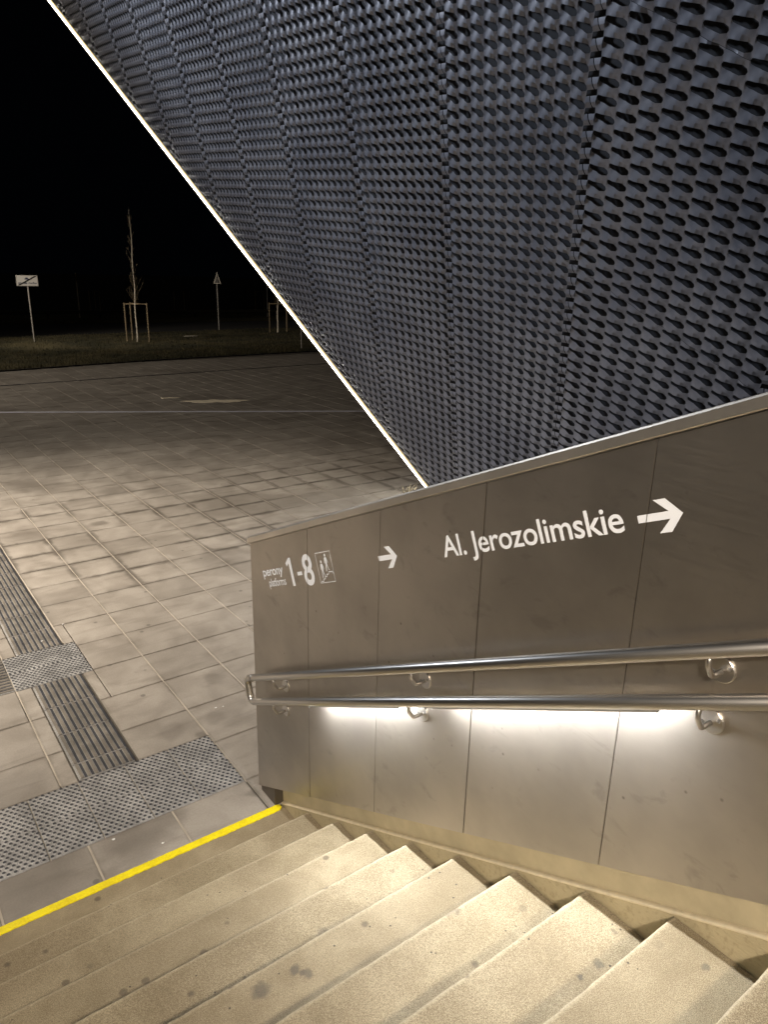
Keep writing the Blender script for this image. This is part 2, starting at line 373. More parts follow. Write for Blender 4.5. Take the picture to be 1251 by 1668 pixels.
RT2 = tile_mesh(.386, .52, 'ribbed_tile'); RS2 = ribs_mesh(.386, .52, 11, False)
for k in range(8):
    o = place('ribbed_tile', RT2, tact, (-1.069-.39*(k+1)+.004, 2.295, 0)); place('ribs', RS2, o)

# ---- metal strip and dark channel crossing the plaza
def strip(name, A, B, w, z, mat, n=1):
    A = Vector(A); B = Vector(B); d = (B-A).normalized(); nn = Vector((-d.y, d.x))*w/2
    bm = bmesh.new(); vs = [bm.verts.new((*(A-nn), z)), bm.verts.new((*(B-nn), z)), bm.verts.new((*(B+nn), z)), bm.verts.new((*(A+nn), z))]; f = bm.faces.new(vs)
    r = bmesh.ops.extrude_face_region(bm, geom=[f]); bmesh.ops.translate(bm, verts=[v for v in r['geom'] if isinstance(v, bmesh.types.BMVert)], vec=(0, 0, -.012))
    return bmk(name, bm, mat)
tag(strip('drain_channel', (-3.2, 17.04), (14, 7.82), .13, .003, simple('drain_steel', (.80, .80, .90), .4, .0)), 'thin pale metal drain strip running straight across the dark paving', 'drain')
tag(strip('kerb_channel', (-6, 18.55), (18, 19.86), .12, .0035, simple('channel_black', (.008, .008, .01), .9)), 'dark open channel line across the plaza near the grass', 'channel')

# ================================================================= STAIRS
stair = empty('staircase', (0, 0, 0)); tag(stair, 'beige concrete staircase rising from the plaza with a yellow line at its foot', 'staircase')
NST = 16
def step_obj(k):
    y0, y1, z = -(k+1)*RUN, -k*RUN, k*RISE
    bm = bmesh.new(); nx = 90; X0, X1 = -4.2, .0035
    r2 = random.Random(k); prof = [(0, -RISE-.02), (0, -.007), (.002, -.002), (.007, 0), (.05, 0), (RUN+.0, 0)]
    rows = []
    for i in range(nx+1):
        t = i/nx; x = X0+(X1-X0)*t**.8; j = r2.uniform(-.0016, .0016)
        ed = 0 if i < nx else 1
        row = []
        for n_, (d, dz) in enumerate(prof):
            yy = y1-d; zz = z+dz
            if n_ in (1, 2): yy += j; 
            xx = x
            if i == nx: xx += r2.uniform(-.002, .0005); 
            if i == nx and n_ in (1, 2, 3): xx -= .003; zz -= .001
            row.append(bm.verts.new((xx, yy, zz)))
        rows.append(row)
    for a, b in zip(rows, rows[1:]):
        for q_ in range(len(prof)-1): bm.faces.new((a[q_], a[q_+1], b[q_+1], b[q_]))
    # chipped side edge dropping to the gap beside the skirting
    side = []
    m_ = 26; last = None
    for t in range(m_+1):
        yy = y1-.007-(RUN-.007)*t/m_; dx = r2.uniform(-.003, .0008); v0 = bm.verts.new((X1+dx, yy, z-.0002)); v1 = bm.verts.new((X1+dx-.001, yy, z-.05))
        vi = bm.verts.new((X1-.012, yy, z-.0001))
        if last: bm.faces.new((last[0], v0, v1, last[1])); bm.faces.new((last[2], vi, v0, last[0]))
        last = (v0, v1, vi)
    bmesh.ops.recalc_face_normals(bm, faces=bm.faces)
    for f in bm.faces:
        if f.normal.z < -.1: f.normal_flip()
    me = bpy.data.meshes.new('step'); bm.to_mesh(me); bm.free(); me.materials.append(M_step)
    return place('step', me, stair)
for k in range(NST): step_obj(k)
# solid core below the treads
bm = bmesh.new(); pts = [(.0, -.5), (.0, -.02)]
for k in range(1, NST): pts += [(-k*RUN-.004, (k-1)*RISE-.02), (-k*RUN-.004, k*RISE-.02)]
pts += [(-NST*RUN, (NST-1)*RISE-.02), (-NST*RUN, -.5)]
prism_yz(bm, pts, -4.2, -.006); bmk('core', bm, simple('core_concrete', (.1, .08, .055), .9), stair)
# landing above, behind the camera
bm = bmesh.new(); box(bm, -4.2, 0, -9.5, -NST*RUN+.002, NST*RISE-.3, NST*RISE); bmk('landing', bm, M_step, stair)
# yellow stripe: ragged paint, real thickness
bm = bmesh.new(); n = 260; prev = None; rr = random.Random(3)
for i in range(n+1):
    x = -4.2+(4.2-.012)*i/n; a = -.03+rr.uniform(-.0028, .0028)+(-.004 if i > n*.9 else 0); b = .018+rr.uniform(-.0012, .0012)
    if i == n: a, b = -.018, .008
    v = [bm.verts.new((x, b, .0)), bm.verts.new((x, b-.001, .0055)), bm.verts.new((x, a+.001, .0055)), bm.verts.new((x, a, .0))]
    if prev:
        for q_ in range(3): bm.faces.new((prev[q_], prev[q_+1], v[q_+1], v[q_]))
    prev = v
o = bmk('edge_stripe', bm, M_yellow, stair); tag(o, 'bright yellow safety line painted along the foot of the stairs')

# ================================================================= STAIR WALL
wall = empty('stair_wall', (0.05, .2, 0)); tag(wall, 'sloping metal clad stair wall with white direction lettering and a steel cap', 'wall')
def wpar(o):
    o.parent = wall; o.matrix_parent_inverse = Matrix.Translation((-.05, -.2, 0)); return o
XP = -.05                                    # face of the cladding
top = lambda y: 1.752-.4335*y-.004           # underside of the cap
bot = lambda y: .145-.5262*y                 # lower edge of the cladding
SEAMS = [.205, -.424, -1.022, -1.624, -2.241, -2.85, -3.45, -4.05, -4.7]
for a, b in zip(SEAMS, SEAMS[1:]):
    y1, y0 = a-(.0015 if a != .205 else 0), b+.0015; bm = bmesh.new(); dx = random.uniform(-.0012, .0012)
    prism_yz(bm, [(y0, bot(y0)), (y1, bot(y1)), (y1, top(y1)), (y0, top(y0))], XP+dx, XP+.006)
    bmesh.ops.bevel(bm, geom=bm.edges[:], offset=.0012, segments=2, affect='EDGES'); wpar(bmk('cladding_panel', bm, M_clad))
bm = bmesh.new(); prism_yz(bm, [(-4.7, bot(-4.7)+.03), (.18, bot(.18)+.03), (.18, top(.18)-.03), (-4.7, top(-4.7)-.03)], XP+.0065, XP+.0085); wpar(bmk('seam_shade_sheet', bm, M_gap))  # thin near-black sheet that puts the shade into the panel seams
# cap: two folded lengths meeting at a visible joint
for (a, b) in ((.232, -.452), (-.4545, -4.7)):
    bm = bmesh.new(); sec = [(-.0535, 0), (-.057, .004), (-.0555, .034), (-.052, .0395), (-.046, .0415), (-.022, .0405), (-.018, .038), (-.018, -.01), (-.0535, -.0)]
    if a > .2: sec = [(x_, z_-.001) for x_, z_ in sec]
    A = [bm.verts.new((x_, a, 1.752-.4335*a+z_)) for x_, z_ in sec[:-1]]; B = [bm.verts.new((x_, b, 1.752-.4335*b+z_)) for x_, z_ in sec[:-1]]; n = len(A)
    for i in range(n): bm.faces.new((A[i], B[i], B[(i+1) % n], A[(i+1) % n]))
    bm.faces.new(A); bm.faces.new(B[::-1]); wpar(bmk('wall_cap', bm, M_cap))
# skirting: upper band recessed, lower stone proud with a light ledge
bm = bmesh.new(); prism_yz(bm, [(.02, -.02), (.02, .27), (-4.9, .27+.5223*4.92), (-4.9, 2.0)], .020, .060); wpar(bmk('skirting_band', bm, M_stone))
def mat_st2():
    m = NT('ledge_stone', .55); P = m.pos(); g = m.noise(P, 60, 4); k = m.noise(P, 7, 4); c = m.mix(k, (.32, .265, .155), (.48, .40, .25)); c = m.mix(m.math('MULTIPLY', m.ramp(g, .5, .7), .4), c, (.2, .16, .08)); m.col(c)
    m.bump(m.noise(m.scale(P, (1, 1, 3)), 45, 3), .003, .8); return m.m
M_st2 = mat_st2()
bm = bmesh.new(); N = 200; prev = None; rr = random.Random(9)
for i in range(N+1):
    y = .02-4.9*i/N; z = .006-.5223*y+rr.uniform(-.0016, .0016); r = [bm.verts.new(c) for c in ((.0201, y, z+.003), (.010, y, z+.0035), (.0068, y, z), (.0062, y, z-.006), (.0062+rr.uniform(-.0004, .0004), y, z-.34))]
    if prev:
        for q_ in range(4): bm.faces.new((prev[q_], prev[q_+1], r[q_+1], r[q_]))
    prev = r
wpar(bmk('skirting_stone', bm, M_st2))
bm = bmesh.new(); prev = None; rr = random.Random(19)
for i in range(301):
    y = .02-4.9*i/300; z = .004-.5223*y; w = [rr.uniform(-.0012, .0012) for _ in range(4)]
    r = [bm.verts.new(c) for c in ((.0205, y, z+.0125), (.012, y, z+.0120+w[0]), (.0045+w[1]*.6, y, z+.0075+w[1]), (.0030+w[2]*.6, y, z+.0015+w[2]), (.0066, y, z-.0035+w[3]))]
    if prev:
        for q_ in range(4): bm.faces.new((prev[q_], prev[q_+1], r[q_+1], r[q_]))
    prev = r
o = wpar(bmk('skirting_bead', bm, simple('lit_bead', (.62, .53, .36), .7, noise=30, bump=.001), None, True))  # bead painted paler for the lamplight caught along the ledge
bm = bmesh.new(); prism_yz(bm, [(.0205, -.02), (.198, -.02), (.198, .052), (.0205, .145)], -.036, .05); o = wpar(bmk('plinth', bm, M_plinth)); tag(o, 'dark end plinth')
bm = bmesh.new(); box(bm, XP+.02, .02, .02, .198, .05, .1); bm.free()

# ---- lettering on the cladding
TH = math.atan(.4338)
def uv2w(u, v, x=XP-.0016): return Vector((x, -u*cos(TH)+v*sin(TH), u*sin(TH)+v*cos(TH)))
def cut_seams(bm):
    for s in SEAMS[1:5]:
        for e, sg in ((s+.0013, 1), (s-.0013, -1)):
            bmesh.ops.bisect_plane(bm, geom=bm.verts[:]+bm.edges[:]+bm.faces[:], plane_co=(0, e, 0), plane_no=(0, 1, 0))
        bmesh.ops.delete(bm, geom=[f for f in bm.faces if abs(f.calc_center_median().y-s) < .0012], context='FACES')
def text_mesh(txt, bold=.0, sp=1.):
    cu = bpy.data.curves.new('t', 'FONT'); cu.body = txt; cu.size = 1.; cu.offset = bold; cu.resolution_u = 6; cu.space_character = sp
    o = bpy.data.objects.new('t', cu); COL.objects.link(o); dg = bpy.context.evaluated_depsgraph_get(); me = bpy.data.meshes.new_from_object(o.evaluated_get(dg)); bpy.data.objects.remove(o); return me
def letters(txt, u0, u1, v0, v1, bold=.012, sp=1., label=None, ref=None, name='lettering'):
    """v0 = baseline, v1 = top of the reference letters"""
    me = text_mesh(txt, bold, sp); bm = bmesh.new(); bm.from_mesh(me); xs = [v.co.x for v in bm.verts]; 
    hs = max(v.co.y for v in bm.verts) if ref is None else ref
    x0, x1 = min(xs), max(xs); su = (u1-u0)/(x1-x0); sv = (v1-v0)/hs
    for v in bm.verts: v.co = uv2w(u0+(v.co.x-x0)*su, v0+v.co.y*sv)
    cut_seams(bm); bmesh.ops.recalc_face_normals(bm, faces=bm.faces)
    if bm.faces and sum(f.normal.x for f in bm.faces) > 0: bmesh.ops.reverse_faces(bm, faces=bm.faces)
    m2 = bpy.data.meshes.new(name); bm.to_mesh(m2); bm.free(); m2.materials.append(M_letter); o = wpar(place(name, m2)); tag(o, label); return o
letters('Al. Jerozolimskie', 2.156, 2.974, 1.374, 1.452, .011, .98, 'white lettering Al. Jerozolimskie')
letters('8', 1.030, 1.133, 1.334, 1.486, .02, 1, 'large white numeral 8'); NUM = True
letters('perony', .560, .806, 1.409, 1.4475, .016, .95, 'white lettering perony', ref=.56)
letters('platforms', .611, .814, 1.349, 1.392, .008, .95, 'small white lettering platforms')
def polys(name, pls, label):
    bm = bmesh.new()
    for pl in pls: bm.faces.new([bm.verts.new(uv2w(*p)) for p in pl])
    bm.normal_update(); bmesh.ops.triangulate(bm, faces=bm.faces[:]); cut_seams(bm); bmesh.ops.recalc_face_normals(bm, faces=bm.faces)
    for f in bm.faces:
        if f.normal.x > 0: f.normal_flip()
    me = bpy.data.meshes.new(name); bm.to_mesh(me); bm.free(); me.materials.append(M_letter); o = wpar(place(name, me)); tag(o, label)
polys('lettering', [[(.888, 1.336), (.915, 1.336), (.915, 1.484), (.893, 1.484), (.853, 1.459), (.861, 1.441), (.888, 1.456)]], 'large white numeral 1')
polys('lettering', [[(.961, 1.386), (1.013, 1.386), (1.013, 1.405), (.961, 1.405)]], 'white dash between the numerals')
def arrow(u0, u1, vc, h):
    t = .0105*h/.045; w = (u1-u0); hx = u1-w*.0
    return [[(u0, vc-t), (u1-.040*h/.045, vc-t), (u1-.080*h/.045, vc-h), (u1-.043*h/.045, vc-h), (u1, vc), (u1-.043*h/.045, vc+h), (u1-.080*h/.045, vc+h), (u1-.040*h/.045, vc+t), (u0, vc+t)]]
polys('arrow_sign', arrow(1.718, 1.856, 1.4065, .0455), 'smaller white arrow')
polys('arrow_sign', arrow(3.022, 3.162, 1.401, .0455), 'larger white arrow near the handrail top')
# pictogram: square frame, two people going up and down steps
u0, u1, v0, v1 = 1.1815, 1.3255, 1.333, 1.481; t = .0028
pic = [[(u0, v0), (u1, v0), (u1, v0+t), (u0, v0+t)], [(u0, v1-t), (u1, v1-t), (u1, v1), (u0, v1)], [(u0, v0+t), (u0+t, v0+t), (u0+t, v1-t), (u0, v1-t)], [(u1-t, v0+t), (u1, v0+t), (u1, v1-t), (u1-t, v1-t)]]
def P_(x, y): return (u0+.144*x, v0+.148*y)
# steps outline climbing to the right
st = [(.08, .07), (.22, .07), (.22, .14), (.36, .14), (.36, .21), (.50, .21), (.50, .28), (.64, .28), (.64, .35), (.92, .35), (.92, .30)]
low = [(.92, .30), (.69, .30), (.69, .23), (.55, .23), (.55, .16), (.41, .16), (.41, .09), (.27, .09), (.27, .02), (.08, .02)]
for a, b in zip(st[:-1], st[1:]):
    x0_, x1_ = sorted((a[0], b[0])); y0_, y1_ = sorted((a[1], b[1])); pic.append([P_(x0_-.0, y0_-.03), P_(x1_+.03, y0_-.03), P_(x1_+.03, y1_), P_(x0_, y1_)])
def person_pic(cx, by, fl):
    out = []; f = lambda x, y: P_(cx+fl*x, by+y)
    out.append([f(.052*cos(2*pi*k/12), .52+.052*sin(2*pi*k/12)) for k in range(12)])
    out.append([f(-.05, .455), f(.05, .455), f(.075, .43), f(.125, .27), f(.095, .26), f(.055, .36), f(.05, .23), f(-.05, .23), f(-.055, .36), f(-.085, .26), f(-.115, .275), f(-.08, .43)])
    out.append([f(-.05, .232), f(.0, .232), f(-.03, .11), f(-.04, .0), f(-.085, .0), f(-.075, .12)]); out.append([f(.002, .232), f(.05, .232), f(.065, .14), f(.11, .06), (f(.15, .05)), f(.14, .03), f(.085, .035), f(.02, .14)])
    return out
pic += person_pic(.30, .17, 1)+person_pic(.63, .36, 1)
polys('stairs_pictogram', pic, 'white framed pictogram of two people on stairs')

# ================================================================= HANDRAIL
rail = empty('handrail', (-.128, .1, 0)); tag(rail, 'brushed steel double handrail fixed to the stair wall', 'handrail')
def rp(o): o.parent = rail; o.matrix_parent_inverse = Matrix.Translation((.128, -.1, 0)); return o
XR = -.128; zu = lambda y: 1.2258-.522*(y+.562); zl = lambda y: 1.0705-.5258*(y+.559)
U0, L0 = .150, .108
path = [(XR, -5.0, zu(-5.0)), (XR, U0, zu(U0)), (XR, L0, zl(L0)), (XR, -5.0, zl(-5.0))]
bm = bmesh.new(); tube(bm, fillet(path, .046, 10), .0208, 20); rp(bmk('rail_tube', bm, M_steel, None, True))
bm = bmesh.new(); yj = .085; d = Vector((0, -1, .522)).normalized(); tube(bm, [Vector((XR, yj, zu(yj))), Vector((XR, yj, zu(yj)))+d*.028], .0216, 20); rp(bmk('joint_sleeve', bm, M_steel, None, True))
RA = bmesh.new()
def bracket(y, z, zr):
    B = empty('bracket', (XP, y, z)); B.parent = rail; B.matrix_parent_inverse = Matrix.Translation((.128, -.1, 0))
    return B
BR = []
def disc_bm():
    bm = bmesh.new(); n = 28; prof = [(0, .0), (.036, .0), (.036, .0045), (.0335, .0065), (.0, .0065)]
    rings = []
    for r, h in prof[1:4]: rings.append([bm.verts.new((-h, r*cos(2*pi*k/n), r*sin(2*pi*k/n))) for k in range(n)])
    for a, b in zip(rings, rings[1:]):
        for k in range(n): bm.faces.new((a[k], a[(k+1) % n], b[(k+1) % n], b[k]))
    bm.faces.new(rings[-1]); return bm
for (y, z, zrf) in [(-.178, .942, zu), (-.172, .786, zl), (-1.352, 1.561, zu), (-1.346, 1.405, zl), (-2.517, 2.168, zu), (-2.513, 2.014, zl), (-3.7, 2.79, zu), (-3.7, 2.63, zl)]:
    disc = bmk('bracket', disc_bm(), M_steel); disc.location = (XP, y, z); rp(disc)
    zr = zrf(y)-z
    bm = bmesh.new(); tube(bm, fillet([(-.005, 0, -.004), (-.052, 0, -.004), (XR-XP, 0, zr*.45), (XR-XP, 0, zr-.012)], .02, 6), .0075, 12); bmk('arm', bm, M_steel, disc, True)
    for sg in (-1, 1):
        bm = bmesh.new(); c = (sg*.021, -sg*.011)
        tube(bm, [(-.0064, c[0], c[1]), (-.0092, c[0], c[1])], [.0062, .0048], 12); s = bmk('screw', bm, M_screw, disc)
# light profiles under the lower rail
for (ya, yb) in ((-.545, -1.262), (-1.475, -2.39)):
    d = Vector((0, yb-ya, zl(yb)-zl(ya))); L = d.length; d.normalize(); nn = Vector((0, -d.z, d.y)) * (1 if d.y > 0 else -1); nn = -Vector((0, -d.z, d.y)) if Vector((0, -d.z, d.y)).z > 0 else Vector((0, -d.z, d.y))
    A = Vector((XR+.001, ya, zl(ya))); ex = (Vector((1, 0, 0))*.97-nn*.22).normalized(); nn = (nn*.97+Vector((1, 0, 0))*.22).normalized()
    def qd(bm, pts): return bm.faces.new([bm.verts.new(p) for p in pts])
    bm = bmesh.new(); o0 = nn*.0185; o1 = nn*.027
    for (p, q_) in ((ex*-.009+o0, ex*.009+o0), (ex*.009+o0, ex*.009+o1), (ex*-.009+o1, ex*-.009+o0)): qd(bm, [A+p, A+q_, A+q_+d*L, A+p+d*L])
    for e_ in (A, A+d*L): qd(bm, [e_-ex*.009+o0, e_+ex*.009+o0, e_+ex*.009+o1*1.06, e_-ex*.009+o1*1.06])
    prof = bmk('light_profile', bm, simple('profile_alu', (.5, .5, .5), .4, .8)); rp(prof)
    bm = bmesh.new(); qd(bm, [A-ex*.0085+o1, A+ex*.009+o1, A+ex*.009+o1+d*L, A-ex*.0085+o1+d*L]); 
    for f in bm.faces: f.normal_update()
    if bm.faces[:] and bm.faces[:][0].normal.dot(nn) < 0: bmesh.ops.reverse_faces(bm, faces=bm.faces[:])
    me = bpy.data.meshes.new('diffuser'); bm.to_mesh(me); bm.free(); me.materials.append(M_lamp); df = place('diffuser', me, prof)

# ================================================================= STATION BUILDING
fac = empty('station_building', (4.97, 4.39, 0)); tag(fac, 'dark leaning station building clad in folded metal mesh with a glowing slanted edge', 'building')
def fp(o): o.parent = fac; o.matrix_parent_inverse = Matrix.Translation((-4.97, -4.39, 0)); return o
FB = np.array([4.9717, 4.3918, 0.]); FQ = np.array([-.3959, -.3417, .8523]); FN = np.array([.9069, 0, .4212]); FY = np.array([0, 1., 0])
def fw(a, y, h=0.): return FB+FQ*a+FY*y-FN*h          # h = out of the facade, toward the stairs
FSE = [-8.4, -6.15, -4.03, -2.06, -.44, 1.0, 2.355, 3.52, 4.62, 5.62, 6.52, 7.34, 8.1, 8.85, 9.6]
LEDK = 1.045; AMAX = 9.4; PITCH = .1215; NC = 10
NCOL, NTAU = 7, 2
def column_arrays(y0, y1):
    """metal bands between slanted lens holes; facade coordinates (a, s, h); s = distance from the far seam toward the camera"""
    Wd = y1-y0; mar = .048; cw = (Wd-2*mar)/NC; n_rows = int(AMAX/PITCH)+2
    V = []; F = []
    tc = lambda s: .76-.52*s
    th = lambda s: .47*(4*s*(1-s))**.32
    ss = [0, .05, .18, .34, .50, .74, .95, 1.]
    LA = np.interp(ss, [0, .10, .20, .34, .50, .74, 1.], [0, .006, .015, .020, .014, -.006, 0])   # lower edge of the strand
    LB = np.interp(ss, [0, .10, .20, .34, .50, .74, 1.], [0, -.003, -.007, -.009, .000, .013, 0])   # upper edge, twisted the other way
    for j in range(-9, n_rows+9):
        for i in range(NC):
            b = len(V)
            for k, s in enumerate(ss):
                lo = tc(s)+th(s)/2; hi = 1+tc(s)-th(s)/2
                for q_ in range(NTAU+1):
                    tau = q_/NTAU; t_ = lo+(hi-lo)*tau; h = LA[k]*(1-tau)+LB[k]*tau + .003*sin(tau*pi)
                    V.append(((j+t_)*PITCH, mar+(i+s)*cw, h))
            m_ = NTAU+1
            for k in range(len(ss)-1):
                for q_ in range(NTAU): c = b+k*m_+q_; F.append((c, c+m_, c+m_+1, c+1))
        # flat flange at both seams, cut to a zigzag
        for side in (0, 1):
            b = len(V)
            for q_ in range(5):
                t_ = .17+.66*q_/4; e = (t_-.5)*.055
                edge = (.0045-e) if side == 0 else (Wd-.0045-e); inner = mar if side == 0 else Wd-mar
                V.append(((j+t_)*PITCH, edge, .010*sin((q_/4)*pi)-.002)); V.append(((j+t_)*PITCH, inner, .012*sin((q_/4)*pi)**2))
            for q_ in range(4): c = b+q_*2; F.append((c, c+1, c+3, c+2) if side == 0 else (c+1, c, c+2, c+3))
    return np.array(V), F
def joint_a(y, m): return 2.93+y/1.8+2.0*m
for ci, (ya, yb) in enumerate(zip(FSE, FSE[1:])):
    V, F = column_arrays(ya, yb)
    # s runs from the seam nearest the camera? image right = smaller y, so y = yb - s
    y = yb-V[:, 1]; a = V[:, 0]+.09*(y-1.5); a0 = max(0., ya/LEDK-.3)
    Fa = np.array(F); ca = a[Fa].mean(1); cy = y[Fa].mean(1)
    for m in range(-6, 6):
        la, lb = joint_a(cy, m), joint_a(cy, m+1)
        keep = (ca > la-.15) & (ca < lb+.15) & (ca > -.1) & (ca < AMAX) & (cy < LEDK*ca+.2)
        if keep.sum() < 20: continue
        fs = Fa[keep]; used, inv = np.unique(fs, return_inverse=True); inv = inv.reshape(fs.shape)
        bm = bmesh.new(); vs = [bm.verts.new((a[i], y[i], V[i, 2])) for i in used]
        for f in inv:
            try: bm.faces.new([vs[i] for i in f])
            except ValueError: pass
        bmesh.ops.remove_doubles(bm, verts=bm.verts, dist=.0004)
        G = lambda: bm.verts[:]+bm.edges[:]+bm.faces[:]
        nj = Vector((1, -1/1.8, 0)).normalized()
        bmesh.ops.bisect_plane(bm, geom=G(), plane_co=(joint_a(0, m)+.0015, 0, 0), plane_no=-nj, clear_outer=True)
        bmesh.ops.bisect_plane(bm, geom=G(), plane_co=(joint_a(0, m+1)-.0015, 0, 0), plane_no=nj, clear_outer=True)
        bmesh.ops.bisect_plane(bm, geom=G(), plane_co=(0, -.068, 0), plane_no=Vector((-LEDK, 1, 0)).normalized(), clear_outer=True)
        bmesh.ops.bisect_plane(bm, geom=G(), plane_co=(0.01, 0, 0), plane_no=(-1, 0, 0), clear_outer=True)
        if len(bm.faces) < 10: bm.free(); continue
        for v in bm.verts: v.co = Vector(fw(v.co.x, v.co.y, v.co.z*max(.04, min(1., (LEDK*v.co.x-v.co.y-.05)/.35))))
        bmesh.ops.recalc_face_normals(bm, faces=bm.faces)
        me = bpy.data.meshes.new('mesh_panel'); bm.to_mesh(me); bm.free(); me.materials.append(M_mesh); me.polygons.foreach_set('use_smooth', [True]*len(me.polygons)); me.set_sharp_from_angle(angle=radians(20))
        fp(place('mesh_panel', me))
# backing volume behind the mesh
bk = [(0, -.0), (AMAX, AMAX*LEDK), (AMAX, -8.4), (0, -8.4)]
A = [fw(a, y-(.06 if i < 2 else 0), -.10) for i, (a, y) in enumerate(bk)]; B = [p+np.array([7., 0, 0]) for p in A]
fp(mk('inner_wall', A+B, [(0, 1, 2, 3), (7, 6, 5, 4), (0, 4, 5, 1), (1, 5, 6, 2), (2, 6, 7, 3), (3, 7, 4, 0)], M_dark))
# LED edge: aluminium channel, bright core, warm glowing side bars added for its yellow halo
dl = fw(1, LEDK)-fw(0, 0); dl /= np.linalg.norm(dl); out = np.cross(dl, -FN); out /= np.linalg.norm(out)
if out @ FY < 0: out = -out
def bar(name, w0, w1, h0, h1, mat, par=None, sec=None):
    P0, P1 = fw(.0, 0), fw(AMAX, AMAX*LEDK); sec = sec or [(w0, h0), (w1, h0), (w1, h1), (w0, h1)]
    A = [P0+out*w-FN*h for w, h in sec]; B = [P1+out*w-FN*h for w, h in sec]; n = len(sec)
    o = mk(name, A+B, [tuple(range(n))[::-1], tuple(range(n, 2*n))]+[(i, (i+1) % n, n+(i+1) % n, n+i) for i in range(n)], mat)
    bm = bmesh.new(); bm.from_mesh(o.data); bmesh.ops.recalc_face_normals(bm, faces=bm.faces); bm.to_mesh(o.data); bm.free()
    if par is None: return fp(o)
    o.parent = par; return o
ch = bar('light_strip', -.046, .044, -.10, -.004, simple('channel_alu', (.2, .2, .2), .5, .6)); tag(ch, 'glowing white light strip along the slanted edge')
bar('lens', 0, 0, 0, 0, M_led, ch, [(-.017, -.003), (.017, -.003), (.017, .016), (.010, .021), (-.010, .021), (-.017, .016)])
bar('halo_bar', -.042, -.018, -.003, .012, M_ledhalo, ch); bar('halo_bar', .018, .042, -.003, .012, M_ledhalo, ch)

# ================================================================= BACKGROUND
def mat_grass():
    m = NT('grass', .9); P = m.pos(); f = m.noise(P, .5, 5, .6); c = m.mix(m.ramp(f, .35, .65), (.030, .028, .009), (.075, .062, .024)); m.col(c); return m.m
M_grass = mat_grass()
def lawn(name, x0, x1, near, farf, z, seedn, nb, label):
    nx, ny = 90, 22; V = []; F = []; r = random.Random(seedn)
    for i in range(nx+1):
        x = x0+(x1-x0)*i/nx; ya, yb = near(x), farf(x)
        for j in range(ny+1):
            t = j/ny; V.append((x+r.uniform(-.05, .05), ya+(yb-ya)*t+(r.uniform(-.06, .10) if j == 0 else 0), (z*min(1, t*9) if j else 0.003)+r.uniform(-.02, .03)*(1 if j else 0)))
    for i in range(nx):
        for j in range(ny): c = i*(ny+1)+j; F.append((c, c+ny+1, c+ny+2, c+1))
    o = mk(name, V, F, M_grass); tag(o, label, 'grass', kind='stuff')
    bv, bf = [], []
    for _ in range(nb):
        x = r.uniform(x0, x1); ya, yb = near(x), farf(x); t = r.random()**1.6; y = ya+(yb-ya)*t; h = r.uniform(.04, .13)*(1.2 if t < .03 else 1); w = r.uniform(.006, .016); an = r.uniform(0, 6.28); lx, ly = r.uniform(-.05, .05), r.uniform(-.05, .05); zb = z*min(1, t*9)-.01
        n = len(bv); bv += [(x-cos(an)*w, y-sin(an)*w, zb), (x+cos(an)*w, y+sin(an)*w, zb), (x+lx, y+ly, zb+h)]; bf.append((n, n+1, n+2))
    b = mk('grass_blades', bv, bf, M_grass, o); tag(b, kind='stuff'); return o
nearc = lambda x: ynear_curve(x)+.28
lawn('grass_verge', -8, 40, nearc, lambda x: 33.3+.08*x, .09, 1, 42000, 'dark grass verge beyond the plaza with the young tree on it')
lawn('far_grass', -12, 70, lambda x: 43.2-.06*x, lambda x: 51.5-.06*x, .08, 2, 14000, 'far strip of grass beyond the dark road')
road = mk('road', [(-40, 33.0, -.006), (90, 41.0, -.006), (90, 38, -.006), (-40, 46.5, -.006)][:0] or [(-40, 30.4, -.006), (90, 40.6, -.006), (90, 38.5, -.006), (-40, 46.3, -.006)], [(0, 1, 2, 3)], simple('road_asphalt', (.03, .029, .027), .9, noise=1.2)); tag(road, kind='structure')
bm = bmesh.new()
for i in range(60):
    xa, xb = -8+i*.8, -8+(i+1)*.8-.012; ya, yb = nearc(xa)-.2, nearc(xb)-.2
    vs = [bm.verts.new(c) for c in ((xa, ya, -.01), (xb, yb, -.01), (xb, yb+.08, -.01), (xa, ya+.08, -.01), (xa, ya, .03), (xb, yb, .03), (xb, yb+.08, .03), (xa, ya+.08, .03))]
    for f in ((4, 5, 6, 7), (0, 1, 5, 4), (1, 2, 6, 5), (2, 3, 7, 6), (3, 0, 4, 7)): bm.faces.new([vs[k] for k in f])
tag(bmk('kerb', bm, simple('dark_kerb', (.03, .027, .022), .9)), 'low dark kerb between the plaza and the grass', 'kerb')

M_post = simple('galvanised_post', (.40, .38, .34), .5, .5, noise=8); M_wood = simple('stake_wood', (.22, .17, .10), .8, noise=10, bump=.002); M_bark = simple('birch_bark', (.62, .56, .45), .8, noise=9, var=.35)
M_twig = simple('twig_brown', (.22, .17, .10), .8); M_white = simple('sign_white', (.75, .73, .68), .4); M_black = simple('sign_black', (.02, .018, .015), .5); M_signback = simple('sign_back_grey', (.5, .46, .38), .5, 0.)
M_yel2 = simple('sign_yellow', (.6, .35, .03), .5)
def pole(parent, x, y, h, r=.03, mat=None, name='pole', lean=0, z0=-.05):
    bm = bmesh.new(); tube(bm, [(x, y, z0), (x+lean, y, h)], r, 10); return bmk(name, bm, mat or M_post, parent)
def rel(o, root): o.parent = root; o.matrix_parent_inverse = Matrix.Translation(-root.location); return o
def plate(parent, name, x0, x1, z0, z1, y, mat, th=.004, rot=0.):
    bm = bmesh.new(); box(bm, x0, x1, y-th, y, z0, z1); return bmk(name, bm, mat)
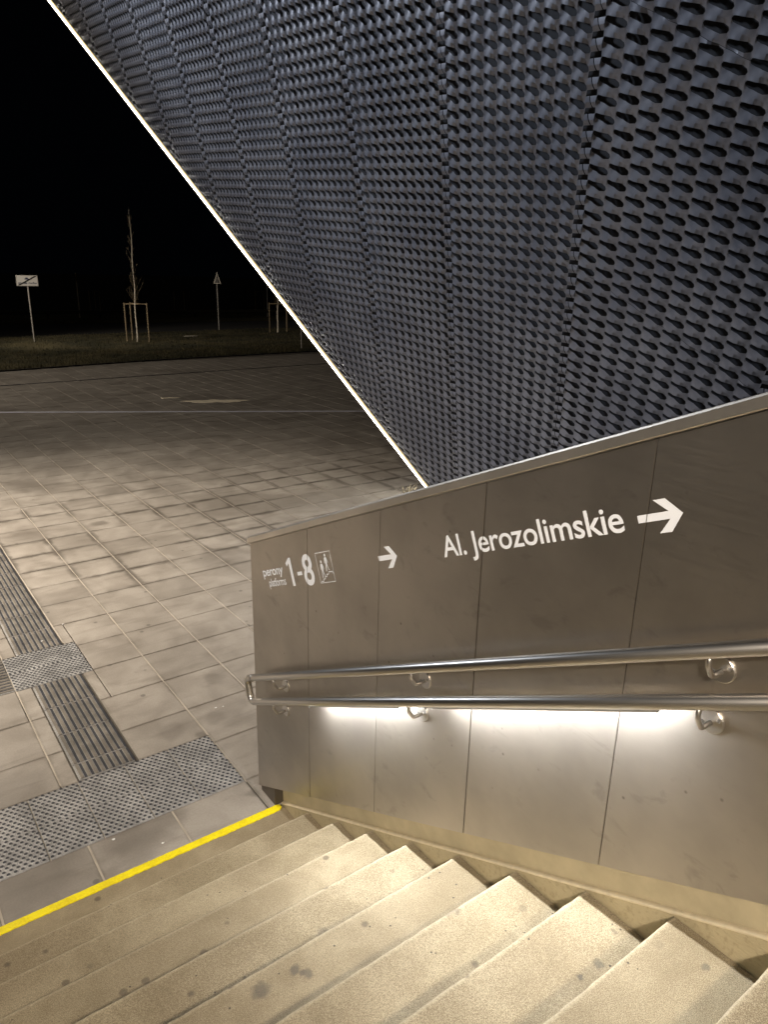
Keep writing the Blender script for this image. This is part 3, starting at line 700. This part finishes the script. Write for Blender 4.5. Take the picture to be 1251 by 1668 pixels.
# 1. zone-end sign
s1 = empty('road_sign', (5.10, 30.78, 0)); tag(s1, 'white end of traffic zone sign with a dark diagonal bar on a thin pole', 'road sign')
rel(pole(None, 5.10, 30.78, 2.40, .032), s1)
p = rel(plate(None, 'sign_plate', 4.68, 5.50, 2.345, 2.765, 30.742, M_white, .006), s1)
def onplate(name, polysxz, mat, off):
    bm = bmesh.new()
    for pl in polysxz: bm.faces.new([bm.verts.new((x, 30.7355-off, z)) for x, z in pl])
    bmesh.ops.recalc_face_normals(bm, faces=bm.faces)
    o = bmk(name, bm, mat); o.parent = p; return o
b = .012
onplate('border', [[(4.69, 2.355), (5.49, 2.355), (5.49, 2.355+b), (4.69, 2.355+b)], [(4.69, 2.755-b), (5.49, 2.755-b), (5.49, 2.755), (4.69, 2.755)], [(4.69, 2.368), (4.69+b, 2.368), (4.69+b, 2.742), (4.69, 2.742)], [(5.49-b, 2.368), (5.49, 2.368), (5.49, 2.742), (5.49-b, 2.742)]], M_signback, .001)
onplate('car_pictogram', [[(5.00, 2.60), (5.16, 2.60), (5.16, 2.635), (5.135, 2.64), (5.115, 2.675), (5.045, 2.675), (5.025, 2.64), (5.00, 2.635)]], simple('sign_blue', (.05, .06, .12), .5), .001)
for wd, xa, wl in (('strefa', 4.75, .34), ('ruchu', 5.14, .30)):
    me = text_mesh(wd, .02); bm = bmesh.new(); bm.from_mesh(me); xs = [v.co.x for v in bm.verts]; k = wl/(max(xs)-min(xs)); xm = min(xs)
    for v in bm.verts: v.co = Vector((xa+(v.co.x-xm)*k, 30.733, 2.425+v.co.y*.12))
    o = bmk('lettering', bm, bpy.data.materials['sign_blue']); o.parent = p
onplate('diagonal_bar', [[(4.705, 2.37), (4.80, 2.37), (5.475, 2.74), (5.38, 2.74)]], M_black, .005)
# 2. narrow edge-on sign, 3. triangular sign seen from behind
s2 = empty('road_sign', (11.05, 46.3, 0)); tag(s2, 'narrow round road sign seen almost edge on, far left pole beyond the road', 'road sign'); rel(pole(None, 11.05, 46.3, 2.8, .035, simple('dim_post', (.65, .58, .45), .6)), s2)
bm = bmesh.new(); tube(bm, [(11.05, 46.27, 2.5), (11.053, 46.265, 2.5)], .3, 20); 
for v in bm.verts: v.co.x = 11.05+(v.co.x-11.05)*.32; 
rel(bmk('sign_plate', bm, M_yel2), s2)
s3 = empty('road_sign', (15.22, 34.74, 0)); tag(s3, 'triangular road sign turned away on a pole at the road edge', 'road sign'); rel(pole(None, 15.22, 34.74, 3.0, .034), s3)
bm = bmesh.new()
def triring(s, dy): return [Vector((15.22-.17*s, 34.70+dy+.11*s, 2.46+.10*(1-s))), Vector((15.22+.17*s, 34.70+dy-.11*s, 2.46+.10*(1-s))), Vector((15.22, 34.70+dy, 3.06-.24*(1-s)))]
o1 = [bm.verts.new(v) for v in triring(1, 0)]; i1 = [bm.verts.new(v) for v in triring(.62, 0)]; o2 = [bm.verts.new(v) for v in triring(1, .01)]; i2 = [bm.verts.new(v) for v in triring(.62, .01)]
for k in range(3):
    l = (k+1) % 3; bm.faces.new((o1[k], o1[l], i1[l], i1[k])); bm.faces.new((o2[k], i2[k], i2[l], o2[l])); bm.faces.new((o1[k], o2[k], o2[l], o1[l]))
pl3 = rel(bmk('sign_plate', bm, M_signback), s3); bm = bmesh.new(); bm.faces.new([bm.verts.new(v) for v in triring(.62, .005)]); o = bmk('panel', bm, simple('dark_sign_face', (.05, .045, .04), .6)); o.parent = pl3
# 4. birch with three stakes
def birch(x, y, h, label, seedn, r0=.036, group=None):
    r = random.Random(seedn); T = empty('birch_tree', (x, y, 0)); tag(T, label, 'tree', group)
    pts = [Vector((x+.02*sin(k*1.3)+.012*k-.02*k*k*.02, y, h*k/14-.05)) for k in range(15)]; rad = [r0*(1-(k/14))**.9+.003 for k in range(15)]
    bm = bmesh.new(); tube(bm, pts, rad, 8); rel(bmk('trunk', bm, M_bark, None, True), T)
    bm = bmesh.new()
    for k in range(60):
        t = r.uniform(.30, .95); b = pts[0].lerp(pts[-1], t); i = min(13, int(t*14)); b = pts[i].lerp(pts[i+1], t*14-i); az = r.uniform(0, 6.28); L = r.uniform(.35, 1.0)*(1.15-t); d = Vector((cos(az)*.6, sin(az)*.6, 1)).normalized()
        pp = [b]; 
        for q_ in range(4): pp.append(pp[-1]+d*L/4); d = (d+Vector((r.uniform(-.12, .12), r.uniform(-.12, .12), .15))).normalized()
        tube(bm, pp, [.006, .0045, .003, .002, .001], 5)
        for s_ in range(2):
            q0 = pp[r.randint(1, 3)]; dd = (d+Vector((r.uniform(-.5, .5), r.uniform(-.5, .5), 0))).normalized(); tube(bm, [q0, q0+dd*L*.18, q0+dd*L*.34], [.005, .003, .0015], 4)
    rel(bmk('crown', bm, M_twig, None, True), T); return T
birch(8.93, 29.25, 5.6, 'bare young birch with a pale trunk standing between wooden stakes on the grass', 4)
def stakes(pts, h, cross, label):
    T = empty('tree_stakes', (pts[0][0], pts[0][1], 0)); tag(T, label, 'tree stakes')
    for (x, y) in pts: rel(pole(None, x, y, h, .034, M_wood, 'stake'), T)
    for a, b in cross:
        bm = bmesh.new(); A = Vector((*pts[a], h-.05)); B = Vector((*pts[b], h-.05)); tube(bm, [A, B], .028, 6); rel(bmk('crossbar', bm, M_wood), T)
    return T
stakes([(8.62, 29.62), (9.46, 29.22), (8.99, 30.0)], 1.72, ((0, 1), (0, 2), (1, 2)), 'wooden stakes with crossbars around the pale young birch')
# posts near the glowing edge
def lone_post(x, y, h, label, r=.03, mat=None, cap=False):
    T = empty('post', (x, y, 0)); tag(T, label, 'post'); rel(pole(None, x, y, h, r, mat), T); 
    bm = bmesh.new(); box(bm, x-r*1.4, x+r*1.4, y-r*1.4, y+r*1.4, h, h+.02); rel(bmk('cap', bm, mat or M_post), T); return T
birch(17.25, 31.9, 4.2, 'second bare birch trunk half hidden by the glowing building edge', 5, .05)
stakes([(16.85, 32.0), (17.7, 31.7)], 1.6, ((0, 1),), 'pair of wooden stakes around the half hidden second birch')
lone_post(23.62, 45.13, 3.2, 'tall thin grey post behind the second birch beyond the road', .04)
lone_post(18.74, 33.52, 2.3, 'short thin post just right of the half hidden birch', .028)
lone_post(14.27, 24.28, 1.9, 'thin grey post at the plaza edge beside the glowing building edge', .025)
dimw = simple('far_stake_wood', (.16, .13, .07), .8)
stakes([(27.1, 53.9), (27.9, 53.9)], 1.6, ((0, 1),), 'far pair of stakes joined by a crossbar, seen beside the glowing edge')
stakes([(13.74, 53.7), (14.11, 53.63), (14.42, 53.6)], 1.55, ((1, 2),), 'three thin far stakes between the edge-on sign and the birch')
stakes([(20.9, 55.9), (21.7, 55.8)], 1.5, (), 'two faint far stakes left of the triangular sign')
# guard rail
gr = empty('guard_rail', (9, 45.5, 0)); tag(gr, 'long low dark guard rail beyond the road', 'guard rail')
M_gr = simple('guard_rail_steel', (.10, .09, .06), .6, .3)
gpt = lambda x: 46.0-.075*(x-9)
bm = bmesh.new()
for x0_ in range(-2, 60, 4):
    A = Vector((x0_, gpt(x0_), 0)); B = Vector((x0_+4.0, gpt(x0_+4.0), 0))
    prof = [(-.0, .40), (-.04, .44), (-.0, .48), (-.04, .54), (0, .58)]
    ra = [bm.verts.new(A+Vector((0, a, b))) for a, b in prof]; rb = [bm.verts.new(B+Vector((0, a, b))) for a, b in prof]
    for k in range(4): bm.faces.new((ra[k], rb[k], rb[k+1], ra[k+1]))
rel(bmk('rail_beam', bm, M_gr), gr)
for k in range(16):
    x = 3+k*3.05-.0; bm = bmesh.new(); box(bm, x-.05, x+.05, gpt(x)+.01, gpt(x)+.1, -.05, .56); rel(bmk('rail_post', bm, M_black), gr)
# pale patches
def blob(name, cx, cy, rx, ry, z, mat, label, cat, seedn, rot=0.):
    r = random.Random(seedn); n = 34; bm = bmesh.new(); ph = [r.uniform(0, 6.28) for _ in range(4)]; top_, bt = [], []
    for k in range(n):
        a = 2*pi*k/n; f = 1+.22*sin(2*a+ph[0])+.16*sin(5*a+ph[1])+.1*sin(9*a+ph[2]); x, y = rx*f*cos(a), ry*f*sin(a); X, Y = cx+x*cos(rot)-y*sin(rot), cy+x*sin(rot)+y*cos(rot)
        top_.append(bm.verts.new((X, Y, z))); bt.append(bm.verts.new((X+(X-cx)*.03, Y+(Y-cy)*.03, z-.008)))
    bm.faces.new(top_)
    for k in range(n): bm.faces.new((bt[k], bt[(k+1) % n], top_[(k+1) % n], top_[k]))
    return tag(bmk(name, bm, mat), label, cat)
M_pale = simple('pale_sheet', (.85, .76, .58), .8, noise=6, var=.35)  # pale mottled colour of the two thin patches on the paving
blob('pale_patch', 5.75, 13.9, .62, .24, .006, M_pale, 'pale irregular patch lying on the dark paving beyond the drain strip', 'sand patch', 1, -.5)
blob('pale_patch', 4.95, 14.9, .22, .07, .006, M_pale, 'small thin pale patch just left of the larger pale one', 'sand patch', 2, -.45)
blob('stone_slab', 12.15, 31.2, .28, .3, .11, simple('pale_stone', (.6, .55, .45), .7), 'small flat pale stone lying in the dark grass', 'stone', 3)
# tuft at the foot of the glowing edge
T = empty('weed', (4.72, 4.75, 0)); tag(T, 'small dry weed at the foot of the glowing building edge', 'plant')
bm = bmesh.new(); r = random.Random(11)
for k in range(26):
    a = r.uniform(0, 6.28); l = r.uniform(.1, .26); d = Vector((cos(a)*.5, sin(a)*.5, 1)).normalized(); b0 = Vector((4.72+r.uniform(-.08, .08), 4.75+r.uniform(-.1, .1), 0)); w = Vector((-sin(a), cos(a), 0))*.006
    p1 = b0+d*l*.6; p2 = p1+(d+Vector((cos(a), sin(a), -.5))*.6).normalized()*l*.4; vs = [bm.verts.new(v) for v in (b0-w, b0+w, p1+w, p1-w, p2)]; bm.faces.new(vs[:4]); bm.faces.new((vs[3], vs[2], vs[4]))
rel(bmk('leaves', bm, simple('dry_leaf', (.28, .24, .16), .7)), T)
# litter
M_paper = simple('white_paper', (.85, .85, .83), .7)
def scrap(x, y, z, s, mat, label, seedn, name='paper_scrap', cat='litter'):
    r = random.Random(seedn); bm = bmesh.new(); n = 7; t_, b_ = [], []
    for k in range(n):
        a = 2*pi*k/n; q_ = s*r.uniform(.6, 1.15); t_.append(bm.verts.new((x+cos(a)*q_, y+sin(a)*q_*.6, z+.0035+r.uniform(0, .003)))); b_.append(bm.verts.new((x+cos(a)*q_*.95, y+sin(a)*q_*.55, z+.0008)))
    bm.faces.new(t_)
    for k in range(n): bm.faces.new((b_[k], b_[(k+1) % n], t_[(k+1) % n], t_[k]))
    return tag(bmk(name, bm, mat), label, cat)
scrap(-.929, .296, 0, .011, M_paper, 'white paper scrap beside the studded tiles, left of the other one', 1)
scrap(-.71, .108, 0, .008, M_paper, 'tiny white paper scrap between the studded tiles and the yellow line', 2)
scrap(-.717, 3.015, .004, .012, M_paper, 'white scrap lying on the ribbed tiles beyond the studded plate', 3)
scrap(-.485, 3.257, 0, .008, M_paper, 'tiny white scrap on the bare slab right of the ribbed tiles', 5)
scrap(.102, 1.21, 0, .010, M_paper, 'left one of two white specks on the slab behind the handrail end', 6)
scrap(.155, 1.195, 0, .009, M_paper, 'right one of two white specks on the slab behind the handrail end', 7)
# crumbled grit along the gap beside the skirting and on the treads
gv, gf = [], []; r = random.Random(21)
def chip(x, y, z, s):
    n = len(gv); a = r.uniform(0, 6.28)
    gv.extend([(x+cos(a)*s, y+sin(a)*s, z), (x+cos(a+2.1)*s, y+sin(a+2.1)*s, z), (x+cos(a+4.2)*s, y+sin(a+4.2)*s, z), (x+r.uniform(-.3, .3)*s, y+r.uniform(-.3, .3)*s, z+s*r.uniform(.5, 1.))]); gf.extend([(n, n+1, n+3), (n+1, n+2, n+3), (n+2, n, n+3)])
for k in range(0, 12):
    for _ in range(40):
        t = r.random(); chip(r.uniform(.000, .006), -(k+t)*RUN, k*RISE-.004+r.uniform(0, .003), r.uniform(.0008, .0022))
    for _ in range(16): chip(-4*r.random()**1.3, -(k+r.uniform(.1, .95))*RUN, k*RISE, r.uniform(.001, .0028))
def mat_grit():
    m = NT('grit', .9); c = m.mix(m.ramp(m.noise(m.pos(), 160, 1), .42, .58), (.02, .017, .013), (.42, .36, .27)); m.col(c); return m.m
tag(mk('grit', gv, gf, mat_grit()), 'dark crumbled grit along the wall side of the steps', 'grit', kind='stuff')

# ================================================================= ADDED LAMPS on posts, unseen outside the frame, put in to light the square
def added_lamp(x, y, h, tx, ty, tz, watts, ang, blend, colr, label, soft=.25):
    T = empty('added_lamp', (x, y, 0)); tag(T, label, 'added lamp'); rel(pole(None, x, y, h, .06, M_post), T)
    d = (Vector((tx, ty, tz))-Vector((x, y, h))).normalized(); hd = Vector((x, y, h))+Vector((d.x, d.y, 0)).normalized()*.5
    bm = bmesh.new(); tube(bm, [(x, y, h-.02), hd], .035, 10); rel(bmk('arm', bm, M_post), T)
    bm = bmesh.new(); box(bm, -.16, .16, -.3, .3, 0, .09, .02); o = bmk('lamp_head', bm, M_post); o.rotation_euler = (0, 0, math.atan2(d.y, d.x)-pi/2); o.location = hd; rel(o, T)
    bm = bmesh.new(); box(bm, -.13, .13, -.25, .25, -.012, -.002); g = bmk('lens', bm, emit('added_lens_%d' % int(watts), colr, 30)); g.parent = o
    ld = bpy.data.lights.new('added_light', 'SPOT'); ld.energy = watts; ld.spot_size = radians(ang); ld.spot_blend = blend; ld.color = colr; ld.shadow_soft_size = soft
    l = bpy.data.objects.new('added_light', ld); COL.objects.link(l); l.location = hd-Vector((0, 0, .3)); l.rotation_euler = (Vector((tx, ty, tz))-l.location).to_track_quat('-Z', 'Y').to_euler(); rel(l, T)
WARM = (1, .88, .745)
added_lamp(-4.8, 6.0, 6.2, -1.6, 5.4, 0, 4700, 92, 1., WARM, 'added lamp at the left of the stairs lighting the near paving')
added_lamp(-8, 14.0, 12.0, 2.6, 3.2, 5.6, 13500, 42, .9, (.80, .88, 1.), 'added lamp further left facing the mesh building')
added_lamp(-6, -7, 7.0, -1.4, -2.0, 1.4, 3300, 54, .8, WARM, 'added lamp behind the top of the stairs')
added_lamp(-15, 21, 10.0, 5.5, 19.0, .6, 8200, 92, 1., WARM, 'added lamp at the far left corner of the square by the grass')
added_lamp(-3.5, 27, 6.5, 7.5, 30.3, 1.2, 2600, 48, .8, WARM, 'added lamp beyond the grass corner lighting the road sign and the birch', )
